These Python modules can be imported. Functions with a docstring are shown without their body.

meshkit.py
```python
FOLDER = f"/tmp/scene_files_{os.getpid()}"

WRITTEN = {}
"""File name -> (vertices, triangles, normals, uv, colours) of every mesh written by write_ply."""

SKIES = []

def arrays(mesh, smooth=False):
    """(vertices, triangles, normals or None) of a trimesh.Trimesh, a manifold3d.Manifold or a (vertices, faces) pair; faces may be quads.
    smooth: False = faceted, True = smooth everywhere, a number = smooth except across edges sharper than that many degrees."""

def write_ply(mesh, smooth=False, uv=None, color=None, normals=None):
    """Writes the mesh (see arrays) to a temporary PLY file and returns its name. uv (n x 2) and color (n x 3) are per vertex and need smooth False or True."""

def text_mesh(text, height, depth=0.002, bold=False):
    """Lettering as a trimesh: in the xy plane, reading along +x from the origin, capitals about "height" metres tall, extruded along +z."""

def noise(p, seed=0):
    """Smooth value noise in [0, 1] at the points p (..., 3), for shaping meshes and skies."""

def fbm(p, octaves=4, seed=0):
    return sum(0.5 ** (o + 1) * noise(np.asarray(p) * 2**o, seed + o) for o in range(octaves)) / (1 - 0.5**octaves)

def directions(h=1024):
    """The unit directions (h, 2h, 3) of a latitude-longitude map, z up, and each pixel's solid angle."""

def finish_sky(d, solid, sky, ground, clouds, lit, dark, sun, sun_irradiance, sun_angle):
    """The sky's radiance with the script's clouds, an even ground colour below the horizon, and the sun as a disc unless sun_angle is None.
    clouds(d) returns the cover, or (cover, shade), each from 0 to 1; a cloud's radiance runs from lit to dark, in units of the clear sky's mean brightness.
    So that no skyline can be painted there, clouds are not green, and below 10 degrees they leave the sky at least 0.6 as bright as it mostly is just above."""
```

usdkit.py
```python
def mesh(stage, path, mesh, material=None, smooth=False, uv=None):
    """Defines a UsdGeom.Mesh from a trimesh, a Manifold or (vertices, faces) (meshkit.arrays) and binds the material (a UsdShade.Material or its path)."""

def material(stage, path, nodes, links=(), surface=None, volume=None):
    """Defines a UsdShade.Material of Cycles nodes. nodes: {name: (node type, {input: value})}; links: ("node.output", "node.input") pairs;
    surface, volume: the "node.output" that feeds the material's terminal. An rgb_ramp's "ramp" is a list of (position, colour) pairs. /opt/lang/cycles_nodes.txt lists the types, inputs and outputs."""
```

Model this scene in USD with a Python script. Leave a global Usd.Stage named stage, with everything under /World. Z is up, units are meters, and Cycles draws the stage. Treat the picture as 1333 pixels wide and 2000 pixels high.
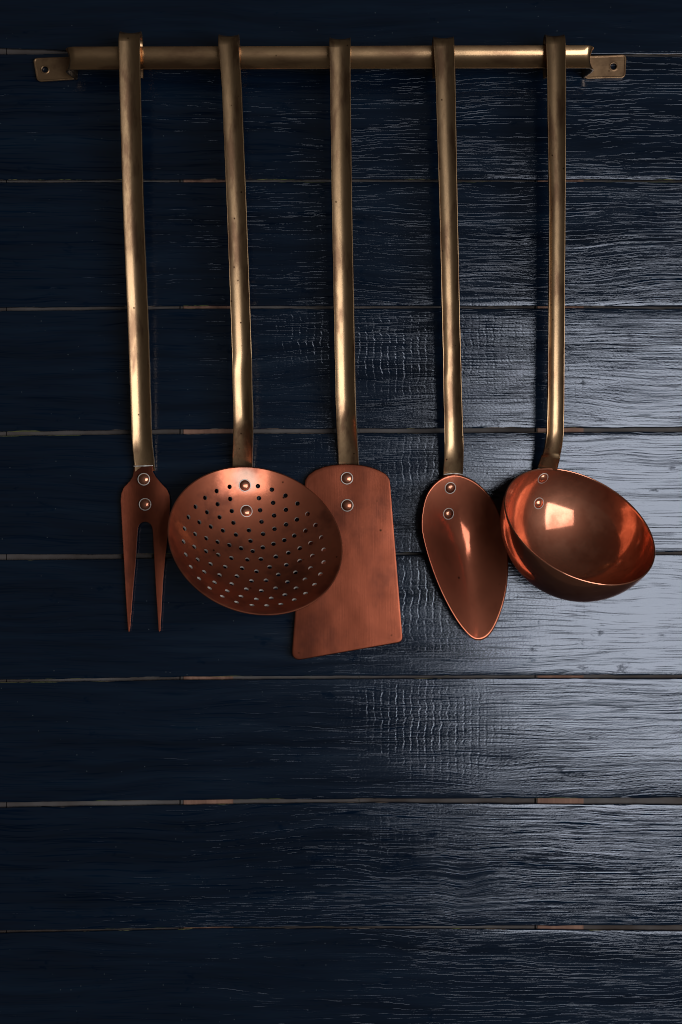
import math
import numpy as np
import trimesh
import manifold3d as m3
import usdkit
import meshkit
from pxr import Usd, UsdGeom, UsdLux, UsdShade, Gf, Sdf, Vt
from scipy.interpolate import CubicSpline

stage = Usd.Stage.CreateInMemory()
UsdGeom.SetStageUpAxis(stage, UsdGeom.Tokens.z)
UsdGeom.SetStageMetersPerUnit(stage, 1.0)
UsdGeom.Xform.Define(stage, '/World')
UsdGeom.Scope.Define(stage, '/World/Looks')

# ------------------------------------------------------------------ camera
D = 1.1                # camera to wall, metres
S = 0.0004             # metres on the wall per photo pixel
cam = UsdGeom.Camera.Define(stage, '/World/camera')
cam.AddTranslateOp().Set(Gf.Vec3d(0, -D, 0))
cam.AddRotateXOp().Set(90.0)
cam.CreateHorizontalApertureAttr(24.0)
cam.CreateVerticalApertureAttr(24.0 * 1024 / 682)
cam.CreateFocalLengthAttr(24.0 * D / (1333 * S))
cam.CreateClippingRangeAttr(Gf.Vec2f(0.05, 20))
cam.GetExposureAttr().Set(0.0)

# ------------------------------------------------------------------ lights: one window low on the right, the dim room


def rect_light(name, centre, along, w, h, color, intensity):
    """A window pane: 'along' is its horizontal direction; it shines to the left of that direction."""
    a = np.array([along[0], along[1], 0.0]); a /= np.linalg.norm(a)
    up = np.array([0, 0, 1.0]); z = np.cross(a, up)          # local +z; shines along -z
    L = UsdLux.RectLight.Define(stage, '/World/' + name)
    c = centre
    L.AddTransformOp().Set(Gf.Matrix4d(*a, 0, *up, 0, *z, 0, c[0], c[1], c[2], 1))
    L.CreateWidthAttr(w); L.CreateHeightAttr(h)
    L.CreateColorAttr(Gf.Vec3f(*color)); L.CreateIntensityAttr(intensity)
    return L


WA, WB = np.array([0.34, -2.16]), np.array([1.08, -0.86])   # near-centre edge and right edge of the window, in plan
wd = WB - WA
rect_light('window_light', (*((WA + WB) / 2), -0.12), (wd[0], wd[1]), float(np.linalg.norm(wd)), 0.80, (0.97, 0.97, 1.0), 5.3)
dome = UsdLux.DomeLight.Define(stage, '/World/room_ambient')
dome.CreateColorAttr(Gf.Vec3f(1.0, 0.95, 0.9)); dome.CreateIntensityAttr(0.012)

# ------------------------------------------------------------------ helpers
used = {}


def numbered(path):
    n = used.get(path, 0); used[path] = n + 1
    return path if n == 0 else f'{path}_{n:03d}'


def thing(name, label, cat, group=None):
    x = UsdGeom.Xform.Define(stage, numbered('/World/' + name)).GetPrim()
    x.SetCustomDataByKey('label', label); x.SetCustomDataByKey('category', cat)
    if group:
        x.SetCustomDataByKey('group', group)
    return x


def part(name, mesh, material, parent, smooth=35, label=None, kind=None, attrs=None):
    p = numbered(f'{parent.GetPath()}/{name}')
    m = usdkit.mesh(stage, p, mesh, material, smooth=smooth)
    if attrs:
        for k, v in attrs.items():
            UsdGeom.PrimvarsAPI(m).CreatePrimvar(k, Sdf.ValueTypeNames.FloatArray, 'vertex').Set(Vt.FloatArray.FromNumpy(np.asarray(v, np.float32)))
    q = m.GetPrim()
    if label:
        q.SetCustomDataByKey('label', label)
    if kind:
        q.SetCustomDataByKey('kind', kind)
    return q


def at(px, py, d):
    """The point d metres in front of the wall that stands where the photo shows pixel (px, py)."""
    m = (D - d) / D
    return np.array([(px - 666.5) * S * m, -d, (1000 - py) * S * m])


def unit(v):
    return v / np.linalg.norm(v)


def grid_faces(nr, nc, wrap=False, flip=False):
    f = []
    cs = nc if wrap else nc - 1
    i, j = np.meshgrid(np.arange(nr - 1), np.arange(cs), indexing='ij')
    a = i * nc + j; b = i * nc + (j + 1) % nc; c = (i + 1) * nc + (j + 1) % nc; d = (i + 1) * nc + j
    q = np.stack([a, b, c, d], -1).reshape(-1, 4)
    return q[:, ::-1] if flip else q


def rounded_path(pts, radii, step=0.0025):
    """Polyline through pts with each corner rounded off over the distance radii[i]."""
    pts = [np.asarray(p, float) for p in pts]
    out = [pts[0]]

    def line(a, b):
        n = max(1, int(np.linalg.norm(b - a) / (step * 3)))
        out.extend(a + (b - a) * k / n for k in range(1, n + 1))
    for i in range(1, len(pts) - 1):
        p, a, b = pts[i], pts[i - 1], pts[i + 1]
        r = min(radii[i], 0.48 * np.linalg.norm(p - a), 0.48 * np.linalg.norm(b - p))
        s, e = p + unit(a - p) * r, p + unit(b - p) * r
        line(out[-1], s)
        for k in range(1, 9):
            t = k / 8
            out.append((1 - t) ** 2 * s + 2 * t * (1 - t) * p + t * t * e)
    line(out[-1], pts[-1])
    return np.array(out)


def strip(path, width, sag, side, t=0.0016, lip=0.0006):
    """A channel of sheet metal along path: hollow towards its outer side, with a narrow raised lip along both edges. width, sag: arrays per path point."""
    n = len(path)
    T = np.gradient(path, axis=0); T /= np.linalg.norm(T, axis=1)[:, None]
    side = np.broadcast_to(np.asarray(side, float), path.shape)
    Sv = side - (T * side).sum(1)[:, None] * T; Sv /= np.linalg.norm(Sv, axis=1)[:, None]
    N = np.cross(T, Sv)
    rings = []
    for k in range(n):
        w, sg = width[k] / 2, sag[k]
        wi = w - lip
        u = np.linspace(-1, 1, 17)
        prof = [(-w - 0.0001, sg - t * .5), (-w, sg - 0.0001), (-w + 0.00025, sg + 0.0002), (-wi - .0001, sg + 0.0002)]
        prof += [(wi * a, sg * (a * a)) for a in u]
        prof += [(wi + .0001, sg + 0.0002), (w - 0.00025, sg + 0.0002), (w, sg - 0.0001), (w + 0.0001, sg - t * .5), (w - .0003, sg - t)]
        prof += [(wi * a, sg * a * a - t) for a in u[::-2]]
        prof += [(-w + .0003, sg - t)]
        rings.append([path[k] + Sv[k] * a + N[k] * b for a, b in prof])
    m = len(rings[0])
    v = np.array(rings).reshape(-1, 3)
    q = grid_faces(n, m, wrap=True)
    f = np.vstack([q[:, [0, 1, 2]], q[:, [0, 2, 3]]])
    caps = []
    for base, fl in ((0, False), ((n - 1) * m, True)):
        c = trimesh.creation.triangulate_polygon  # noqa - ends are closed as quads between front and back below
        front = list(range(0, 25)); back = [0] + list(range(m - 1, 24, -1))
        L = len(front); idx = [back[min(len(back) - 1, round(k * (len(back) - 1) / (L - 1)))] for k in range(L)]
        for k in range(L - 1):
            a, b, c2, d2 = front[k], front[k + 1], idx[k + 1], idx[k]
            for tri in ((a, b, c2), (a, c2, d2)):
                if len(set(tri)) == 3:
                    caps.append([base + x for x in (tri if fl else tri[::-1])])
    mesh = trimesh.Trimesh(v, np.vstack([f, np.array(caps)]), process=False)
    if mesh.volume < 0:
        mesh.invert()
    return mesh


# ------------------------------------------------------------------ materials
M = usdkit.material


def wood_material(path):
    n = {
        'geo': ('geometry', {}), 'obj': ('object_info', {}), 'sep': ('separate_xyz', {}),
        'flow': ('attribute', {'attribute': 'flow'}), 'chat': ('attribute', {'attribute': 'chatter'}), 'edge': ('attribute', {'attribute': 'edge'}), 'rough': ('attribute', {'attribute': 'brush'}), 'seed': ('attribute', {'attribute': 'seed'}),
        'vec': ('combine_xyz', {}),
        # long grain
        'm1': ('mapping', {'scale': (9, 1, 430)}), 'n1': ('noise_texture', {'scale': 1.0, 'detail': 3.0, 'roughness': .6}),
        # cracks: thin sharp furrows
        'm2': ('mapping', {'scale': (20, 1, 980), 'location': (3, 0, 5)}), 'n2': ('noise_texture', {'scale': 1.0, 'detail': 2.0, 'roughness': .55}),
        'crk': ('map_range', {'range_type': 'smoothstep', 'from_min': .53, 'from_max': .67, 'to_min': 0, 'to_max': 1}),
        # paint stipple
        'm3': ('mapping', {'scale': (520, 1, 900), 'location': (7, 0, 1)}), 'n3': ('noise_texture', {'scale': 1.0, 'detail': 2.0, 'roughness': .6}),
        # slow swell
        'm4': ('mapping', {'scale': (9, 1, 38)}), 'n4': ('noise_texture', {'scale': 1.0, 'detail': 2.0, 'roughness': .5}),
        # saw chatter across the grain
        'm5': ('mapping', {'scale': (26, 1, 110), 'location': (1, 0, 2)}), 'n5': ('noise_texture', {'scale': 1.0, 'detail': 3.0, 'roughness': .6}),
        'cx': ('math', {'math_type': 'multiply', 'value2': 2 * math.pi / 0.0058}),
        'cw': ('math', {'math_type': 'multiply_add', 'value2': 9.0}),
        'cs': ('math', {'math_type': 'sine'}),
        'cf': ('map_range', {'range_type': 'smoothstep', 'from_min': .35, 'from_max': .95}), 'cm': ('math', {'math_type': 'multiply'}), 'kb': ('math', {'math_type': 'multiply'}),
        # height in metres
        'h1': ('math', {'math_type': 'multiply', 'value2': 0.00020}),
        'h2': ('math', {'math_type': 'multiply_add', 'value2': -0.000060}),
        'h3': ('math', {'math_type': 'multiply_add', 'value2': 0.00006}),
        'h3b': ('math', {'math_type': 'multiply_add', 'value2': 0.00045}),
        'h4': ('math', {'math_type': 'multiply_add', 'value2': -0.000065}),
        'nb': ('math', {'math_type': 'multiply'}),
        'bump': ('bump', {'strength': 1.0, 'distance': 1.0}),
        # colour
        'm6': ('mapping', {'scale': (6, 1, 90), 'location': (11, 0, 4)}), 'n6': ('noise_texture', {'scale': 1.0, 'detail': 4.0, 'roughness': .65}),
        'ramp': ('rgb_ramp', {'ramp': [(0.3, (.0014, .0050, .0125)), (.5, (.0021, .0080, .0200)), (.75, (.0032, .0125, .0280))]}),
        # worn edges: pale wood and old green-yellow paint
        'm7': ('mapping', {'scale': (22, 1, 260), 'location': (5, 0, 9)}), 'n7': ('noise_texture', {'scale': 1.0, 'detail': 4.0, 'roughness': .7}),
        'ed': ('math', {'math_type': 'multiply_add', 'value2': 1.0}),
        'wear': ('map_range', {'range_type': 'smoothstep', 'from_min': 1.54, 'from_max': 1.60, 'to_min': 0, 'to_max': .85}),
        'n8': ('noise_texture', {'scale': 9.0, 'detail': 1.0}),
        'wcol': ('rgb_ramp', {'ramp': [(0.35, (.30, .28, .25)), (.5, (.28, .20, .14)), (.58, (.30, .34, .09)), (.7, (.25, .21, .17))]}),
        'col': ('mix_color', {}),
        # a few pale specks
        'mv': ('mapping', {'scale': (110, 110, 110)}), 'vor': ('voronoi_texture', {'scale': 1.0}),
        'spk': ('map_range', {'range_type': 'linear', 'from_min': .06, 'from_max': .035, 'to_min': 0, 'to_max': .45, 'clamp': True}),
        'col2': ('mix_color', {'b': (.10, .12, .13)}),
        'ro': ('map_range', {'from_min': .3, 'from_max': .7, 'to_min': .10, 'to_max': .175}),
        'm9': ('mapping', {'scale': (38, 1, 75), 'location': (2, 0, 13)}), 'n9': ('noise_texture', {'scale': 1.0, 'detail': 5.0, 'roughness': .7}),
        'bl': ('map_range', {'range_type': 'smoothstep', 'from_min': .60, 'from_max': .70, 'to_min': 0, 'to_max': .8}), 'rsum': ('math', {'math_type': 'multiply', 'value2': 1.05}), 'dull': ('math', {'math_type': 'maximum'}),
        'spec': ('map_range', {'from_min': 0, 'from_max': 1, 'to_min': .5, 'to_max': .06}),
        'm8': ('mapping', {'scale': (150, 1, 240), 'location': (6, 0, 3)}), 'nx': ('noise_texture', {'scale': 1.0, 'detail': 2.0}), 'brk': ('map_range', {'from_min': .3, 'from_max': .65, 'to_min': 0.0, 'to_max': 1.5}), 'cm2': ('math', {'math_type': 'multiply'}),
        'p': ('principled_bsdf', {'ior': 1.80, 'specular_tint': (.80, .87, 1.0)}),
    }
    l = [('geo.position', 'sep.vector'), ('sep.x', 'vec.x'), ('seed.fac', 'vec.y'), ('flow.fac', 'vec.z')]
    for k in '12345679':
        l += [('vec.vector', f'm{k}.vector'), (f'm{k}.vector', f'n{k}.vector')]
    l += [('geo.position', 'n8.vector'), ('geo.position', 'mv.vector'), ('mv.vector', 'vor.vector'), ('vor.distance', 'spk.value'),
          ('n2.fac', 'crk.value'),
          ('sep.x', 'cx.value1'), ('n5.fac', 'cw.value1'), ('cx.value', 'cw.value3'), ('cw.value', 'cs.value1'), ('cs.value', 'cf.value'), ('cf.result', 'cm.value1'), ('chat.fac', 'cm.value2'),
          ('n1.fac', 'nb.value1'), ('rough.fac', 'nb.value2'), ('nb.value', 'h1.value1'),
          ('crk.result', 'kb.value1'), ('rough.fac', 'kb.value2'), ('kb.value', 'h2.value1'), ('h1.value', 'h2.value3'),
          ('n3.fac', 'h3.value1'), ('h2.value', 'h3.value3'),
          ('n4.fac', 'h3b.value1'), ('h3.value', 'h3b.value3'),
          ('cm2.value', 'h4.value1'), ('h3b.value', 'h4.value3'), ('h4.value', 'bump.height'), ('bump.normal', 'p.normal'),
          ('n6.fac', 'ramp.fac'), ('edge.fac', 'ed.value1'), ('n7.fac', 'ed.value3'), ('ed.value', 'wear.value'),
          ('n8.fac', 'wcol.fac'), ('wear.result', 'col.fac'), ('ramp.color', 'col.a'), ('wcol.color', 'col.b'),
          ('spk.result', 'col2.fac'), ('col.result', 'col2.a'), ('col2.result', 'p.base_color'),
          ('n6.fac', 'ro.value'), ('n9.fac', 'bl.value'), ('kb.value', 'rsum.value1'), ('bl.result', 'dull.value1'), ('rsum.value', 'dull.value2'), ('dull.value', 'spec.value'), ('spec.result', 'p.specular_ior_level'), ('ro.result', 'p.roughness'),
          ('vec.vector', 'm8.vector'), ('m8.vector', 'nx.vector'), ('nx.fac', 'brk.value'), ('cm.value', 'cm2.value1'), ('brk.result', 'cm2.value2')]
    return M(stage, path, n, l, surface='p.BSDF')


def metal_material(name, bright, dull, r0, r1, haze=.5, haze_r=.45, brush=(1, 1, 1), brush_h=0.000006, patch=(22, 22, 22), spot=(.05, .02, .01), spots=.3, spot_scale=180, bevel=0.0, dent=0.0, dull_at=(.42, .68), smear=None):
    n = {
        'geo': ('geometry', {}),
        'mp': ('mapping', {'scale': patch}), 'np': ('noise_texture', {'scale': 1.0, 'detail': 5.0, 'roughness': .62}),
        'pf': ('map_range', {'range_type': 'smoothstep', 'from_min': dull_at[0], 'from_max': dull_at[1]}),
        'col': ('mix_color', {'a': bright, 'b': dull}),
        'vs': ('voronoi_texture', {'scale': spot_scale, 'randomness': 1.0}),
        'sw': ('white_noise_texture', {}),
        'sf': ('map_range', {'range_type': 'smoothstep', 'from_min': .15, 'from_max': .05, 'to_min': 0, 'to_max': 1}),
        'sk': ('math', {'math_type': 'less_than', 'value2': spots}), 'sm': ('math', {'math_type': 'multiply'}),
        'col2': ('mix_color', {'b': spot}),
        'mr': ('mapping', {'scale': tuple(3 * x for x in patch), 'location': (3, 1, 4)}), 'nr': ('noise_texture', {'scale': 1.0, 'detail': 5.0, 'roughness': .7}),
        'rr': ('map_range', {'from_min': .3, 'from_max': .7, 'to_min': r0, 'to_max': r1}),
        'mb': ('mapping', {'scale': brush}), 'nb': ('noise_texture', {'scale': 1.0, 'detail': 3.0, 'roughness': .6}),
        'hb': ('math', {'math_type': 'multiply', 'value2': brush_h}),
        'nd': ('noise_texture', {'scale': 55.0, 'detail': 1.0}), 'hd': ('math', {'math_type': 'multiply_add', 'value2': dent}),
        'bump': ('bump', {'strength': 1.0, 'distance': 1.0}),
        'p1': ('principled_bsdf', {'metallic': 1.0}),
        'p2': ('principled_bsdf', {'metallic': 1.0, 'roughness': haze_r}),
        'hz': ('map_range', {'from_min': .3, 'from_max': .7, 'to_min': haze - .15, 'to_max': haze + .15, 'clamp': True}),
        'p': ('mix_closure', {}),
    }
    l = [('geo.position', 'mp.vector'), ('mp.vector', 'np.vector'), ('np.fac', 'pf.value'), ('pf.result', 'col.fac'),
         ('geo.position', 'vs.vector'), ('vs.color', 'sw.vector'), ('vs.distance', 'sf.value'), ('sw.value', 'sk.value1'), ('sf.result', 'sm.value1'), ('sk.value', 'sm.value2'),
         ('col.result', 'col2.a'), ('sm.value', 'col2.fac'), ('col2.result', 'p1.base_color'), ('col2.result', 'p2.base_color'), ('np.fac', 'hz.value'), ('hz.result', 'p.fac'), ('p1.BSDF', 'p.closure1'), ('p2.BSDF', 'p.closure2'),
         ('geo.position', 'mr.vector'), ('mr.vector', 'nr.vector'), ('nr.fac', 'rr.value'), ('rr.result', 'p1.roughness'),
         ('geo.position', 'mb.vector'), ('mb.vector', 'nb.vector'), ('nb.fac', 'hb.value1'), ('geo.position', 'nd.vector'), ('nd.fac', 'hd.value1'), ('hb.value', 'hd.value3'), ('hd.value', 'bump.height'), ('bump.normal', 'p1.normal'), ('bump.normal', 'p2.normal')]
    if smear is not None:
        n['sd'] = ('vector_math', {'math_type': 'distance', 'vector2': tuple(smear)})
        n['sn'] = ('math', {'math_type': 'multiply_add', 'value2': .016})
        n['sr'] = ('map_range', {'range_type': 'smoothstep', 'from_min': .022, 'from_max': .013, 'to_min': 0, 'to_max': .75})
        n['col3'] = ('mix_color', {'b': (.30, .22, .17)})
        l = [x for x in l if x[0] != 'col2.result'] + [('geo.position', 'sd.vector1'), ('np.fac', 'sn.value1'), ('sd.value', 'sn.value3'), ('sn.value', 'sr.value'), ('sr.result', 'col3.fac'), ('col2.result', 'col3.a'), ('col3.result', 'p1.base_color'), ('col3.result', 'p2.base_color')]
    if bevel:
        n['bv'] = ('bevel', {'radius': bevel, 'samples': 6}); l.append(('bv.bevel', 'bump.normal'))
    return M(stage, '/World/Looks/' + name, n, l, surface='p.closure')


navy = wood_material('/World/Looks/navy_paint')
brass = metal_material('aged_brass', (.46, .30, .165), (.24, .14, .08), .18, .30, dull_at=(.45, .64), haze=.52, haze_r=.42, brush=(900, 900, 18), brush_h=.00002, patch=(90, 90, 22), spots=.22, spot_scale=150, spot=(.06, .03, .015), dent=.00003)
brass_rail = metal_material('rail_brass', (.54, .345, .185), (.29, .17, .095), .12, .22, dull_at=(.45, .64), haze=.35, haze_r=.42, brush=(18, 900, 900), brush_h=.00002, patch=(14, 40, 40), spots=.10, spot_scale=150, spot=(.06, .03, .015), dent=.00003)
copper = metal_material('satin_copper', (.26, .070, .037), (.14, .042, .026), .24, .36, dull_at=(.45, .70), haze=.55, haze_r=.5, brush=(1400, 1400, 30), brush_h=.000025, patch=(24, 24, 16), spots=.12, spot_scale=110, dent=.00012, bevel=.0006)
copper_skim = metal_material('skimmer_copper', (.52, .165, .09), (.25, .08, .048), .14, .24, dull_at=(.46, .66), haze=.6, haze_r=.55, smear=(-.0745, -.012, .026), brush=(700, 700, 700), brush_h=.000008, patch=(24, 24, 24), spots=.12, spot_scale=110, dent=.00010)
copper_spoon = metal_material('spoon_copper', (.50, .16, .09), (.30, .09, .05), .09, .16, haze=.52, haze_r=.55, brush=(900, 900, 60), brush_h=.000006, patch=(26, 26, 16), spots=.08, spot_scale=110, spot=(.10, .04, .025), dent=.00006)
copper_bright = metal_material('polished_copper', (.61, .255, .155), (.36, .13, .075), .07, .12, haze=.42, haze_r=.52, brush=(900, 300, 160), brush_h=.000008, patch=(30, 30, 30), spots=.06, spot_scale=110, spot=(.14, .05, .03), dent=.00006)
tin = metal_material('tin', (.80, .77, .72), (.50, .47, .43), .3, .45, haze=.75, haze_r=.75, brush=(900, 900, 900), brush_h=.00001, spots=.02)


def plain_wood(name, a, b, sc=(120, 60, 12)):
    return M(stage, '/World/Looks/' + name, {
        'geo': ('geometry', {}), 'mp': ('mapping', {'scale': sc}), 'n': ('noise_texture', {'scale': 1.0, 'detail': 5.0, 'roughness': .65}),
        'r': ('rgb_ramp', {'ramp': [(.35, a), (.65, b)]}), 'p': ('principled_bsdf', {'roughness': .8})},
        [('geo.position', 'mp.vector'), ('mp.vector', 'n.vector'), ('n.fac', 'r.fac'), ('r.color', 'p.base_color')], surface='p.BSDF')


raw_pine = plain_wood('raw_pine', (.15, .075, .05), (.29, .16, .11))
grey_board = plain_wood('grey_board', (.035, .022, .016), (.125, .115, .112), (9, 9, 14))

# ------------------------------------------------------------------ the wall: navy planks on two battens over old boards
wall = thing('plank_wall', 'wall of glossy navy blue painted horizontal planks with narrow gaps', 'wall')
E0 = 1e5
gaps = [  # per gap: (x px, underside of the plank above, top of the plank below)
    [(-500, 88, 108), (0, 93, 105), (130, 97, 103), (500, 102, 106), (1000, 104, 108), (1333, 105, 109), (1900, 106, 110)],
    [(-500, 351, 356), (0, 351, 355), (666, 350, 354), (1333, 351, 354), (1900, 351, 354)],
    [(-500, 602, 609), (0, 600, 607), (400, 597, 602), (700, 597, 602), (1333, 598, 602), (1900, 598, 602)],
    [(-500, 845, 854), (0, 843, 851), (400, 838, 847), (900, 836, 845), (1333, 835, 843), (1900, 834, 842)],
    [(-500, 1085, 1097), (0, 1083, 1094), (230, 1083, 1092), (500, 1081, 1086), (800, 1080, 1084), (1333, 1078, 1083), (1900, 1077, 1082)],
    [(-500, 1330, 1336), (0, 1328, 1333), (450, 1321, 1327), (800, 1320, 1325), (1333, 1319, 1325), (1900, 1318, 1325)],
    [(-500, 1571, 1582), (0, 1568, 1578), (400, 1563, 1572), (700, 1561, 1568), (1000, 1560, 1570), (1333, 1559, 1572), (1900, 1558, 1573)],
    [(-500, 1821, 1827), (0, 1818, 1824), (400, 1811, 1815), (800, 1809, 1815), (1333, 1807, 1819), (1900, 1806, 1820)],
]
xs_px = np.arange(-420, 1760, 4.5)
X = (xs_px - 666.5) * S


def gap_z(g, col):
    a = np.array(gaps[g], float)
    return (1000 - np.interp(xs_px, a[:, 0], a[:, col])) * S


def gauss(x, z, px, py, sx, sz):
    return np.exp(-((x - (px - 666.5) * S) / (sx * S)) ** 2 - ((z - (1000 - py) * S) / (sz * S)) ** 2)


tilts = [0, -.5, -.1, .2, .1, -.1, .35, -1.05, -.95]      # degrees, top edge towards the room when positive
depths = [.0, .0003, -.0003, .0002, -.0002, .0004, .0, .0005, -.0003]
knots = [(1180, 300, 90, 14, .0030), (905, 1745, 40, 70, .0040), (1160, 1440, 110, 16, .0032), (1230, 1690, 130, 22, .0025), (760, 1690, 60, 40, .003), (1010, 1650, 80, 18, -.002), (1230, 560, 90, 16, .003), (940, 540, 60, 18, -.002), (1120, 870, 70, 20, .002), (1260, 1960, 120, 26, .003), (600, 500, 80, 40, .002), (950, 960, 80, 30, .002), (1220, 1130, 90, 24, -.002)]
chats = [(760, 690, 110, 70, 1.0), (600, 650, 90, 60, .9), (930, 650, 120, 60, .55), (860, 1440, 110, 75, 1.0), (760, 1380, 80, 50, .6), (850, 1150, 110, 90, .7), (720, 1180, 60, 90, .6), (810, 900, 70, 60, .5), (620, 880, 100, 60, .3), (640, 440, 120, 70, .4), (760, 1640, 110, 60, .3), (1220, 700, 140, 60, .35), (1090, 770, 90, 40, .3), (520, 1680, 150, 60, .25), (1150, 1200, 120, 60, .25)]
TH = 0.0032
for i in range(9):
    zt = gap_z(i - 1, 2) if i > 0 else np.full(len(X), (1000 + 148) * S)
    zb = gap_z(i, 1) if i < 8 else np.full(len(X), (1000 - 2062) * S)
    r1 = meshkit.fbm(np.stack([X * 60, np.full_like(X, i * 7.3), X * 0], -1), 4, 5) - .5
    r2 = meshkit.fbm(np.stack([X * 60, np.full_like(X, i * 7.3 + 3), X * 0], -1), 4, 9) - .5
    zt = zt + r1 * .0009; zb = zb + r2 * .0009
    R = .0007
    rows, edge = [], []
    prof = [(0, -TH, 1), (0, -R, 1), (.0003, -.0004, 1), (R, 0, .75)]              # (inset from the edge, y behind the face, wear)
    inner = np.linspace(0, 1, 25)[1:-1]
    for ins, y, e in prof:
        rows.append((zb + ins, np.full_like(X, y))); edge.append(np.full_like(X, e))
    for t in inner:
        z = zb + R + (zt - zb - 2 * R) * t
        dist = np.minimum(z - zb, zt - z)
        rows.append((z, np.zeros_like(X))); edge.append(np.clip(.75 - (dist - R) / .004, 0, 1))
    for ins, y, e in prof[::-1]:
        rows.append((zt - ins, np.full_like(X, y))); edge.append(np.full_like(X, e))
    Z = np.array([r[0] for r in rows]); Y = np.array([r[1] for r in rows]); Eg = np.array(edge)
    XX = np.broadcast_to(X, Z.shape)
    zm = (Z.mean())
    face = Y > -TH + 1e-6
    lift = np.tan(math.radians(tilts[i])) * (Z - zm) + depths[i] + (meshkit.fbm(np.stack([XX * 7, Z * 30, Z * 0 + i], -1), 3, 31) - .5) * .0008
    Yd = -(Y + np.where(face, lift, 0))                               # towards the camera is -y
    flow = Z + 0 * XX
    ch = np.zeros_like(Z)
    for px, py, sx, sz, a in knots:
        flow = flow + a * gauss(XX, Z, px, py, sx, sz)
    flow = flow + (meshkit.fbm(np.stack([XX * 8, Z * 24, Z * 0 + i * 3], -1), 3, 77) - .5) * .014
    for px, py, sx, sz, a in chats:
        ch = ch + a * gauss(XX, Z, px, py, sx, sz)
    ch = np.clip(ch, 0, 1) * (.35 + 1.0 * meshkit.fbm(np.stack([XX * 60, Z * 140, Z * 0 + i], -1), 3, 51))
    br = [.3, .95, .95, .8, .6, .6, .75, 1.3, .75][i] * (.5 + .9 * meshkit.fbm(np.stack([XX * 10, Z * 45, Z * 0 + i * 5], -1), 3, 63))
    nr, nc = Z.shape
    v = np.stack([XX, Yd, Z], -1).reshape(-1, 3)
    f = grid_faces(nr, nc)
    back = np.array([[(nr - 1) * nc + j, (nr - 1) * nc + j + 1, j + 1, j] for j in range(nc - 1)])
    f = np.vstack([f, back])
    f = np.vstack([f[:, [0, 1, 2]], f[:, [0, 2, 3]]])
    ends = []
    for j, fl in ((0, False), (nc - 1, True)):
        loop = [k * nc + j for k in range(nr)]
        for k in range(1, nr - 1):
            tri = [loop[0], loop[k], loop[k + 1]]
            ends.append(tri[::-1] if not fl else tri)
    mesh = trimesh.Trimesh(v, np.vstack([f, np.array(ends)]), process=False)
    if mesh.volume < 0:
        mesh.invert()
    part('plank', mesh, navy, wall, smooth=True, attrs={'flow': flow.ravel(), 'chatter': ch.ravel(), 'edge': Eg.ravel(), 'brush': br.ravel(), 'seed': np.full(v.shape[0], i * 2.37 + 1)})


def box(x0, x1, y0, y1, z0, z1):
    b = trimesh.creation.box((x1 - x0, y1 - y0, z1 - z0)); b.apply_translation(((x0 + x1) / 2, (y0 + y1) / 2, (z0 + z1) / 2)); return b


ZT, ZB = (1000 + 140) * S, (1000 - 2056) * S
for a, b in ((358, 455), (1052, 1142)):
    part('batten', box((a - 666.5) * S, (b - 666.5) * S, TH + .0003, TH + .0009, ZB, ZT), raw_pine, wall)
for a, b in ((-415, 9), (11, 349), (353, 700), (703, 1046), (1049, 1400), (1403, 1745)):
    part('backing_board', box((a - 666.5) * S, (b - 666.5) * S, TH + .0012, TH + .012, ZB, ZT), grey_board, wall)

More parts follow.
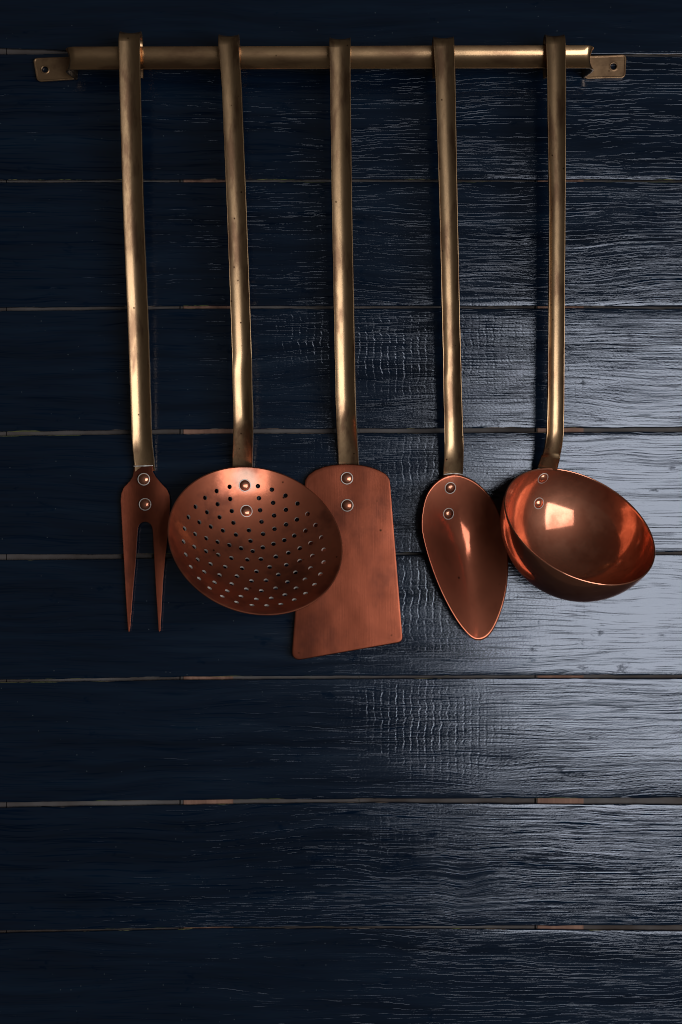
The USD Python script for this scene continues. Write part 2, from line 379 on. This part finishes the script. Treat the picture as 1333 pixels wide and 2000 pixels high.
# ------------------------------------------------------------------ the rail
rail = thing('hanging_rail', 'horizontal aged brass rail with screw tabs holding five utensils', 'rail')
DR = .026
pl, pr = at(133, 115, DR), at(1156, 112, DR)
wl, wr = pl + np.array([.001, 0, 0]), pr - np.array([.001, 0, 0])
tl0, tr0 = at(66, 137, .0022), at(1223, 132, .0022)
path = rounded_path([np.array([wl[0] + .0005, -.0012, pl[2]]), pl, pr, np.array([wr[0] - .0005, -.0012, pr[2]])], [0, .0055, .0055, 0], step=.0012)
hw = 45 * S * .976
s_ = np.clip((-path[:, 1] - .004) / .014, 0, 1)
part('rail_bar', strip(path, np.full(len(path), hw) * (.94 + .06 * s_), .0005 + .0021 * s_, (0, 0, 1), t=.0016, lip=.0006), brass_rail, rail)


def loops_mesh(outline, centre, front, back, rho):
    """Plate from a star-shaped outline: loops of the outline shrunk towards the centre by rho (1 first); front and back give each loop's points a depth."""
    n = len(outline)
    rows = []
    for k in rho[::-1]:                                     # back, centre to rim
        rows.append(back(centre + k * (outline - centre), k))
    for k in rho:
        rows.append(front(centre + k * (outline - centre), k))
    v = np.array(rows).reshape(-1, 3)
    f = grid_faces(len(rows), n, wrap=True)
    f = np.vstack([f[:, [0, 1, 2]], f[:, [0, 2, 3]]])
    c0, c1 = len(v), len(v) + 1
    v = np.vstack([v, rows[0].mean(0), rows[-1].mean(0)])
    j = np.arange(n); k = (j + 1) % n
    f = np.vstack([f, np.stack([np.full(n, c0), k, j], 1), np.stack([np.full(n, c1), (len(rows) - 1) * n + j, (len(rows) - 1) * n + k], 1)])
    m = trimesh.Trimesh(v, f, process=False)
    if m.volume < 0:
        m.invert()
    return m


def round_corners(pts, radii, n=8):
    pts = np.array(pts, float); out = []
    for i, p in enumerate(pts):
        a, b = pts[i - 1], pts[(i + 1) % len(pts)]
        r = radii[i]
        if r == 0:
            out.append(p); continue
        s, e = p + unit(a - p) * r, p + unit(b - p) * r
        out += [(1 - t) ** 2 * s + 2 * t * (1 - t) * p + t * t * e for t in np.linspace(0, 1, n)]
    return np.array(out)


def resample(P, n):
    P = np.vstack([P, P[:1]]); L = np.r_[0, np.cumsum(np.linalg.norm(np.diff(P, axis=0), axis=1))]
    t = np.linspace(0, L[-1], n, endpoint=False)
    return np.stack([np.interp(t, L, P[:, k]) for k in range(2)], 1)


def to_world(P, dep):
    return np.array([at(x, y, d) for (x, y), d in zip(P, np.broadcast_to(dep, len(P)))])


def tab(corners, hole):
    P = round_corners(corners, [9, 9, 9, 9])
    cs = m3.CrossSection([[((x - 666.5) * S, (1000 - y) * S) for x, y in P]])
    if cs.area() <= 0:
        cs = m3.CrossSection([[((x - 666.5) * S, (1000 - y) * S) for x, y in P[::-1]]])
    h = m3.CrossSection.circle(6.2 * S, 32).translate(((hole[0] - 666.5) * S, (1000 - hole[1]) * S))
    full = cs - h
    # a raised rolled rim round a slightly hollow face
    rim = m3.Manifold.extrude(full, .0020)
    cut = m3.Manifold.extrude(cs.offset(-.0011, m3.JoinType.Round), .002).translate((0, 0, .0016))
    boss = m3.Manifold.extrude(m3.CrossSection.circle(8.5 * S, 32).translate(((hole[0] - 666.5) * S, (1000 - hole[1]) * S)) - h, .0018)
    s = (rim - cut) + boss
    s = s.rotate((90, 0, 0)).translate((0, -.0008, 0))
    return s


tab_brass = metal_material('tab_brass', (.46, .29, .16), (.24, .14, .08), .24, .38, brush=(60, 900, 900), brush_h=.00002, patch=(40, 40, 40), spots=.1, spot_scale=150, bevel=.0007, dent=.0001)
part('screw_tab', tab([(66, 115), (150, 112), (150, 156), (74, 161)], (89, 137)), tab_brass, rail)
part('screw_tab', tab([(1140, 111), (1223, 108), (1221, 153), (1140, 155)], (1198, 131)), tab_brass, rail)

# ------------------------------------------------------------------ utensils


def handle(parent, top_y, pts, mat=brass, end_tuck=.005, twist=0.0):
    """pts: (centre px, py, width px, depth) from the hook's front shoulder down to the head."""
    d0 = pts[0][3]
    cx, w0 = pts[0][0], pts[0][2]
    rb = .0078
    dc = d0 - rb
    ztop = at(cx, top_y, dc)[2] - .0018
    x0 = at(cx, pts[0][1], d0)[0]
    zc = ztop - rb
    P = [np.array([x0 + .0002, -(dc - rb + .001), at(cx, 152, dc - rb)[2]])]
    for a in np.linspace(180, 0, 13):
        P.append(np.array([x0, -(dc + rb * math.cos(math.radians(a))), zc + rb * math.sin(math.radians(a))]))
    for px, py, w, d in (p[:4] for p in pts[1:]):
        P.append(at(px, py, d))
    last = unit(P[-1] - P[-2])
    P.append(P[-1] + last * end_tuck)
    radii = [0] + [.004] * 13 + [.03] * (len(pts) - 3) + [.010, .0] + [0] * 3
    # the last bend before the head is the tight one
    k = len(P)
    radii = [0] + [.003] * 13 + [.02] * (k - 14)
    for q, p in enumerate(pts[1:]):
        if len(p) > 4:
            radii[14 + q] = p[4]
    path = rounded_path(P, radii, step=.0022)
    zs = np.array([at(p[0], p[1], p[3])[2] for p in pts]); ws = np.array([p[2] * S * (D - p[3]) / D for p in pts])
    w = np.interp(path[:, 2], zs[::-1], ws[::-1])
    z_end = P[-2][2]
    sag = .0024 * np.clip((path[:, 2] - z_end + .004) / .028, .30, 1)
    sag = np.where(path[:, 2] > zc - .002, .0024 - .0014 * np.clip((path[:, 2] - zc + .002) / .008, 0, 1), sag)
    front = path[:, 1] < -dc
    tw = math.radians(twist) * np.where(front, np.clip((.30 - path[:, 2]) / .07, 0, 1), 0)
    return part('handle', strip(path, w, sag, np.stack([np.cos(tw), np.sin(tw), 0 * tw], 1), t=.0018, lip=.00075), mat, parent)


def rivet(parent, p, n, r=.0041, h=.0021, mat=copper_bright):
    """A domed copper rivet head with a thin ring of tin round its foot."""
    n = unit(np.asarray(n, float))
    prof = [(0, h)] + [(r * math.sin(a), h * (math.cos(a) ** .9)) for a in np.linspace(.12, math.pi / 2 - .02, 12)] + [(r, -.0006), (0, -.0006)]
    dome = trimesh.creation.revolve(np.array(prof[::-1]), sections=40)
    T = trimesh.geometry.align_vectors([0, 0, 1], n); T[:3, 3] = p
    dome.apply_transform(T)
    q = part('rivet', dome, mat, parent, smooth=50)
    a = np.linspace(0, 2 * math.pi, 9)[:-1]
    ring = trimesh.creation.revolve(np.array([(r + .0003 + .00042 * math.cos(t), .00005 + .00036 * math.sin(t)) for t in a] + [(r + .0003 + .00042, .00005)]), sections=48)
    ring.apply_transform(T)
    part('rivet_ring', ring, tin, q, smooth=True)
    return q


def seam(parent, a, b, d, r=.0006, bow=0.0):
    """A bead of tin solder along the joint between head and handle."""
    n = 22
    rings = []
    for k in range(n):
        t = k / (n - 1)
        c = at(a[0] + (b[0] - a[0]) * t, a[1] + (b[1] - a[1]) * t - bow * math.sin(math.pi * t), d)
        rr = r * (.55 + .9 * float(meshkit.noise(np.array([a[0] * .1 + t * 7, 1.3, 2.1])))) * (math.sin(math.pi * (.06 + .88 * t)) ** .4)
        rings.append([c + np.array([0, math.cos(u) * rr, math.sin(u) * rr]) for u in np.linspace(0, 2 * math.pi, 9)[:-1]])
    v = np.array(rings).reshape(-1, 3)
    q = grid_faces(n, 8, wrap=True)
    f = [*q[:, [0, 1, 2]], *q[:, [0, 2, 3]]] + [[0, k + 1, k] for k in range(1, 7)] + [[(n - 1) * 8, (n - 1) * 8 + k, (n - 1) * 8 + k + 1] for k in range(1, 7)]
    m = trimesh.Trimesh(v, np.array(f), process=False)
    if m.volume < 0:
        m.invert()
    part('solder_seam', m, tin, parent, smooth=True)


def ray(px, py):
    o = np.array([0, -D, 0]); return o, unit(at(px, py, 0) - o)


def hit_sphere(px, py, c, r):
    o, u = ray(px, py); oc = o - c
    b = oc @ u; return o + u * (-b + math.sqrt(b * b - (oc @ oc - r * r)))


GRP = None
# --- fork
fork = thing('carving_fork', 'two tined copper carving fork, leftmost utensil on the brass rail', 'fork')
handle(fork, 60, [(253.2, 88, 42, .0335), (254.7, 157, 42, .032), (261, 400, 41, .0245), (271.5, 650, 41, .017), (278, 862, 40, .0105, .008), (282.5, 908, 40, .0052)])
FO = [(262, 910), (297.5, 909), (299, 922), (305, 932), (317, 946), (326, 955), (331, 966), (332.5, 980), (332, 994), (327, 1056), (319, 1135), (313.5, 1232), (312, 1235), (310.2, 1232), (304.5, 1135), (299.5, 1040), (298, 1030), (295, 1024), (290, 1020.3), (284, 1019), (278, 1020.3), (273, 1024), (270.4, 1030), (269, 1040), (266, 1091), (260.5, 1150), (253.7, 1232), (252, 1235), (250.2, 1232), (246, 1162), (241, 1064), (237, 994), (236, 978), (237.2, 964), (242, 952), (253.5, 940), (259, 931), (261, 922)]


def fork_mesh():
    P = np.array(FO)
    cs = m3.CrossSection([[(float((x - 666.5) * S * .9955), float((1000 - y) * S * .9955)) for x, y in P]])
    if cs.area() < 1e-9:
        cs = m3.CrossSection([[(float((x - 666.5) * S * .9955), float((1000 - y) * S * .9955)) for x, y in P[::-1]]])
    m = m3.Manifold.extrude(cs, .0015).refine_to_length(.0022)
    q = m.to_mesh(); v = np.array(q.vert_properties[:, :3]); f = np.array(q.tri_verts)
    x, z, y = v[:, 0], v[:, 1], v[:, 2]
    xc = (284 - 666.5) * S
    zz = (1000 - 1234) * S
    t = np.clip((z - zz) / .12, 0, 1)
    # slightly crowned tines and a body that bows out from the wall at its waist
    dep = .0036 + .0016 * np.sin(math.pi * np.clip(t, 0, 1)) + y + .0006 * np.sin((x - xc) * 180)
    tm = trimesh.Trimesh(np.stack([x, -dep, z], 1), f, process=False)
    if tm.volume < 0:
        tm.invert()
    return tm


fh = part('fork_head', fork_mesh(), copper, fork, smooth=40)
rivet(fork, at(281, 936, .0072), (0, -1, 0), r=.0042); rivet(fork, at(283.5, 985, .0078), (0.02, -1, 0), r=.0042)
seam(fork, (261, 910.5), (299, 909), .0068)

# --- skimmer
skim = thing('skimmer', 'round copper skimmer pierced with many small holes, overlapping the spatula', 'skimmer')
handle(skim, 66, [(446.3, 88, 40, .0335), (453, 157, 39, .033), (462, 400, 39, .030), (471, 650, 39, .0268), (476.2, 818, 39, .024, .008), (473.8, 914, 40, .0085)], twist=8)
cK, RK = np.array([-.06313, -.050, -.01947]), .06545
nK = np.array([.24634, -.78358, .57036]); nK /= np.linalg.norm(nK)
hK = .0255
RsK = (RK ** 2 + hK ** 2) / (2 * hK)
CK = cK + nK * (RsK - hK)


def cap_shell(c, R, n, Rs, C, t, nth=128, nr=40, lip=0.0):
    """Shell of a spherical cap whose inner face has radius Rs round C, with a rounded rim; wall thickness t outwards."""
    u = unit(np.cross(n, [0, 1, 0])); w = np.cross(n, u)
    hc = (C - c) @ n
    amax = math.acos(np.clip(hc / Rs, -1, 1)) if hc >= 0 else math.pi - math.acos(min(1, -hc / Rs))
    th = np.linspace(0, 2 * math.pi, nth, endpoint=False)
    rows = []

    def ring(a, r):
        return C + r * (-n * math.cos(a) + math.sin(a) * (np.cos(th)[:, None] * u + np.sin(th)[:, None] * w))
    aa = np.linspace(.03, 1, nr) ** .9 * amax
    for a in aa:
        rows.append(ring(a, Rs))
    for s in (.25, .5, .75):
        rows.append(ring(amax + (t * .45 / Rs) * math.sin(math.pi * s), Rs + t * s))
    for a in aa[::-1]:
        rows.append(ring(a, Rs + t))
    v = np.array(rows).reshape(-1, 3)
    f = grid_faces(len(rows), nth, wrap=True)
    f = np.vstack([f[:, [0, 1, 2]], f[:, [0, 2, 3]]])
    v = np.vstack([v, C - n * Rs, C - n * (Rs + t)])
    j = np.arange(nth); k = (j + 1) % nth; a0, a1 = len(v) - 2, len(v) - 1
    f = np.vstack([f, np.stack([np.full(nth, a0), k, j], 1), np.stack([np.full(nth, a1), (len(rows) - 1) * nth + j, (len(rows) - 1) * nth + k], 1)])
    m = trimesh.Trimesh(v, f, process=False)
    if m.volume < 0:
        m.invert()
    return m


holes = [(638, 489), (780, 486), (573, 510), (850, 503), (515, 544), (641, 550), (785, 546), (918, 533), (467, 589), (578, 576), (856, 569), (978, 573), (432, 641), (525, 616), (649, 610), (791, 606), (920, 604), (1029, 625), (412, 699), (486, 666), (588, 641), (861, 633), (975, 653), (657, 669), (798, 664), (1069, 681), (407, 764), (465, 726), (544, 689), (605, 708), (670, 729), (735, 707), (806, 725), (863, 700), (921, 678), (1018, 709), (962, 734), (1098, 743), (418, 829), (461, 790), (521, 747), (578, 765), (637, 781), (696, 797), (743, 760), (805, 793), (858, 775), (912, 756), (1044, 771), (990, 797), (1110, 804), (443, 890), (478, 854), (520, 812), (581, 830), (647, 846), (727, 854), (754, 811), (795, 851), (870, 839), (932, 820), (1053, 835), (990, 860), (1110, 867), (485, 949), (511, 915), (543, 876), (616, 890), (701, 897), (773, 913), (839, 891), (922, 880), (968, 918), (1044, 897), (1093, 927), (538, 997), (563, 968), (588, 931), (675, 937), (649, 976), (748, 961), (821, 958), (882, 929), (928, 966), (1016, 953), (1064, 979), (601, 1038), (626, 1011), (722, 1002), (797, 1010), (869, 997), (971, 997), (1019, 1023), (673, 1067), (695, 1038), (772, 1052), (847, 1047), (915, 1030), (962, 1055), (750, 1082), (824, 1084), (895, 1077)]
shell = cap_shell(cK, RK, nK, RsK, CK, .0015)
ms = m3.Manifold(m3.Mesh(shell.vertices.astype(np.float32), shell.faces.astype(np.uint32)))
cut, axes = [], []
for hx, hy in holes:
    p = hit_sphere(200 + hx * .39, 760 + hy * .39, CK, RsK)
    ax = unit(p - CK)
    c = m3.Manifold.cylinder(.008, .0018, .0018, 18, True)
    T = trimesh.geometry.align_vectors([0, 0, 1], ax); T[:3, 3] = p
    cut.append(c.transform(T[:3])); axes.append((p, ax))
res = ms - m3.Manifold.compose(cut)
q = res.to_mesh(); v, f = np.array(q.vert_properties[:, :3]), np.array(q.tri_verts)
cen = v[f].mean(1); nor = np.cross(v[f[:, 1]] - v[f[:, 0]], v[f[:, 2]] - v[f[:, 0]]); nor /= np.linalg.norm(nor, axis=1)[:, None] + 1e-20
wallf = np.zeros(len(f), bool)
for p, ax in axes:
    r = cen - p; al = r @ ax
    near = (np.linalg.norm(r - al[:, None] * ax, axis=1) < .00183) & (np.abs(al) < .004) & (np.abs(nor @ ax) < .35)
    wallf |= near
bowl = part('skimmer_bowl', trimesh.Trimesh(v, f[~wallf], process=True), copper_skim, skim, smooth=30)
part('pierced_edges', trimesh.Trimesh(v, f[wallf], process=True), tin, bowl, smooth=50, kind='stuff', label='thin bright edges of the drilled holes')
for px, py in ((478.5, 948), (481.5, 998)):
    p = hit_sphere(px, py, CK, RsK); rivet(skim, p, CK - p, r=.0042)

# --- spatula
spat = thing('spatula', 'flat copper spatula blade with slanted lower edge, partly behind the skimmer', 'spatula')
handle(spat, 72, [(664.5, 88, 42, .0335), (665, 157, 40.5, .032), (668.3, 400, 40, .0270), (673, 650, 40, .0215), (676, 802, 39.5, .0185, .008), (681.5, 906, 40, .0030)])
SO = [(596, 938), (603, 927), (616, 918), (632, 911.5), (650, 908), (668, 906.7), (690, 906.8), (708, 908.5), (726, 912.5), (742, 918.5), (755, 926), (762, 936), (764, 960), (787.5, 1254), (569, 1292), (582.5, 1120)]
PO = resample(round_corners(SO, [4, 3, 0, 0, 0, 0, 0, 0, 0, 0, 3, 5, 0, 11, 22, 0]), 260)
rho = np.array([1, .997, .99, .96] + list(np.linspace(.9, .05, 22)))
sc = np.array([680, 1090.0])


def spat_depth(P):
    x, y = (P[:, 0] - 680) / 100, (P[:, 1] - 1090) / 170
    nz = meshkit.fbm(np.stack([x * 1.6 + 3, y * 2.2 + 1, x * 0], -1), 2, 4) - .5
    return .0062 + .0010 * y - .0012 * x * x * .6 - .0016 * np.clip(-y - .75, 0, 1) + nz * .0009


def s_front(P, k):
    d = spat_depth(P) + .0012 - (.0005 if k == 1 else .0002 if k > .995 else 0)
    return to_world(P, d)


part('spatula_blade', loops_mesh(PO, sc, s_front, lambda P, k: to_world(P, spat_depth(P)), rho), copper, spat, smooth=50)
rivet(spat, at(678, 934, .0070), (0.02, -1, .03), r=.0042); rivet(spat, at(678.5, 987, .0072), (0.02, -1, 0), r=.0042)

# --- spoon
spoon = thing('basting_spoon', 'deep oval copper spoon with pointed tip, just left of the ladle', 'spoon')
handle(spoon, 70, [(867.2, 88, 41, .0335), (870.5, 157, 39, .033), (875.5, 400, 36.5, .030), (881, 650, 36, .0268), (886, 830, 37, .0242, .02), (887.5, 885, 38, .0215, .009), (885, 926, 39, .0150)], twist=6)
OO = np.array([(823.6, 1024), (825.6, 999), (834, 966), (848.5, 945), (863, 933.6), (883.7, 926.5), (904.5, 929.4), (929, 941), (950, 959.7), (966.7, 982.5), (979, 1011.6), (987.5, 1040.6), (992.4, 1074), (993, 1115), (989.5, 1152.7), (983, 1181.7), (973, 1210.8), (962.6, 1231.5), (952, 1244), (939.7, 1250), (927, 1249), (915, 1240), (896, 1217), (879.6, 1190), (863, 1157), (846, 1115), (834, 1078), (827, 1050)])
tt = np.r_[0, np.cumsum(np.linalg.norm(np.diff(np.vstack([OO, OO[:1]]), axis=0), axis=1))]
spl = CubicSpline(tt, np.vstack([OO, OO[:1]]), bc_type='periodic')
OP = spl(np.linspace(0, tt[-1], 160, endpoint=False))
oc = np.array([907, 1070.0])


def rim_d(P):
    return .0165 + .010 * (P[:, 1] - 930) / 320 - .0065 * (P[:, 0] - 905) / 85


def sp_front(P, k):
    kk = min(max(k, 1e-3) / .978, 1)
    h = .0138 * (1 - kk * kk) / (1 + .6 * kk * kk) + (.0007 if k > .999 else .0002 if k > .993 else 0)
    return to_world(P, rim_d(P) - h)


def sp_back(P, k):
    h = .0138 * (1 - k * k) / (1 + .6 * k * k)
    w = to_world(oc + (P - oc) * 1.004, rim_d(P) - h - .0016 * (1 if k < .995 else .6))
    return w


rho_s = np.array([1.0, .995, .988, .980, .974] + list(np.linspace(.96, .03, 32)))
part('spoon_bowl', loops_mesh(OP, oc, sp_front, sp_back, rho_s), copper_spoon, spoon, smooth=50)


def spoon_at(px, py):
    # where the ray through this pixel meets the hollow
    e = np.array([px, py]) - oc
    ang = np.arctan2(*(OP - oc).T[::-1]); a = math.atan2(e[1], e[0])
    k = np.argmin(np.abs((ang - a + math.pi) % (2 * math.pi) - math.pi))
    r = np.linalg.norm(e) / np.linalg.norm(OP[k] - oc)
    return sp_front(np.array([[px, py]], float), r)[0]


for px, py in ((880, 953), (876.5, 1003.5)):
    p = spoon_at(px, py); a = spoon_at(px + 2, py) - spoon_at(px - 2, py); b = spoon_at(px, py - 2) - spoon_at(px, py + 2)
    nn = np.cross(a, b); nn = nn if nn[1] < 0 else -nn
    rivet(spoon, p, nn, r=.0040)
seam(spoon, (867, 927), (904, 926.5), .0162, bow=2)

# --- ladle
ladle = thing('ladle', 'deep round copper ladle bowl reflecting the window, rightmost on the rail', 'ladle')
handle(ladle, 66, [(1085.6, 88, 38.5, .0335), (1087.3, 157, 37, .0335), (1087, 400, 34.5, .0335), (1085.3, 650, 34.5, .0335), (1084, 800, 35.5, .0335), (1083, 846, 36, .0325, .02), (1079.5, 880, 36.5, .0275, .02), (1070, 914, 39, .0195)], end_tuck=.0008, twist=15)
cL, RL = np.array([.1771, -.058, -.00945]), .05895
nL = np.array([.29414, -.65047, .70026]); nL /= np.linalg.norm(nL)
offL = .005
RsL = math.hypot(RL, offL); CL = cL + nL * offL
lb = part('ladle_bowl', cap_shell(cL, RL, nL, RsL, CL, .0014, nth=160, nr=56), copper_bright, ladle, smooth=40)
for px, py in ((1061, 934), (1053, 983)):
    p = hit_sphere(px, py, CL, RsL); rivet(ladle, p, CL - p, r=.0040)
seam(ladle, (1049.5, 916), (1089, 914), .0160, r=.0008, bow=1.5)
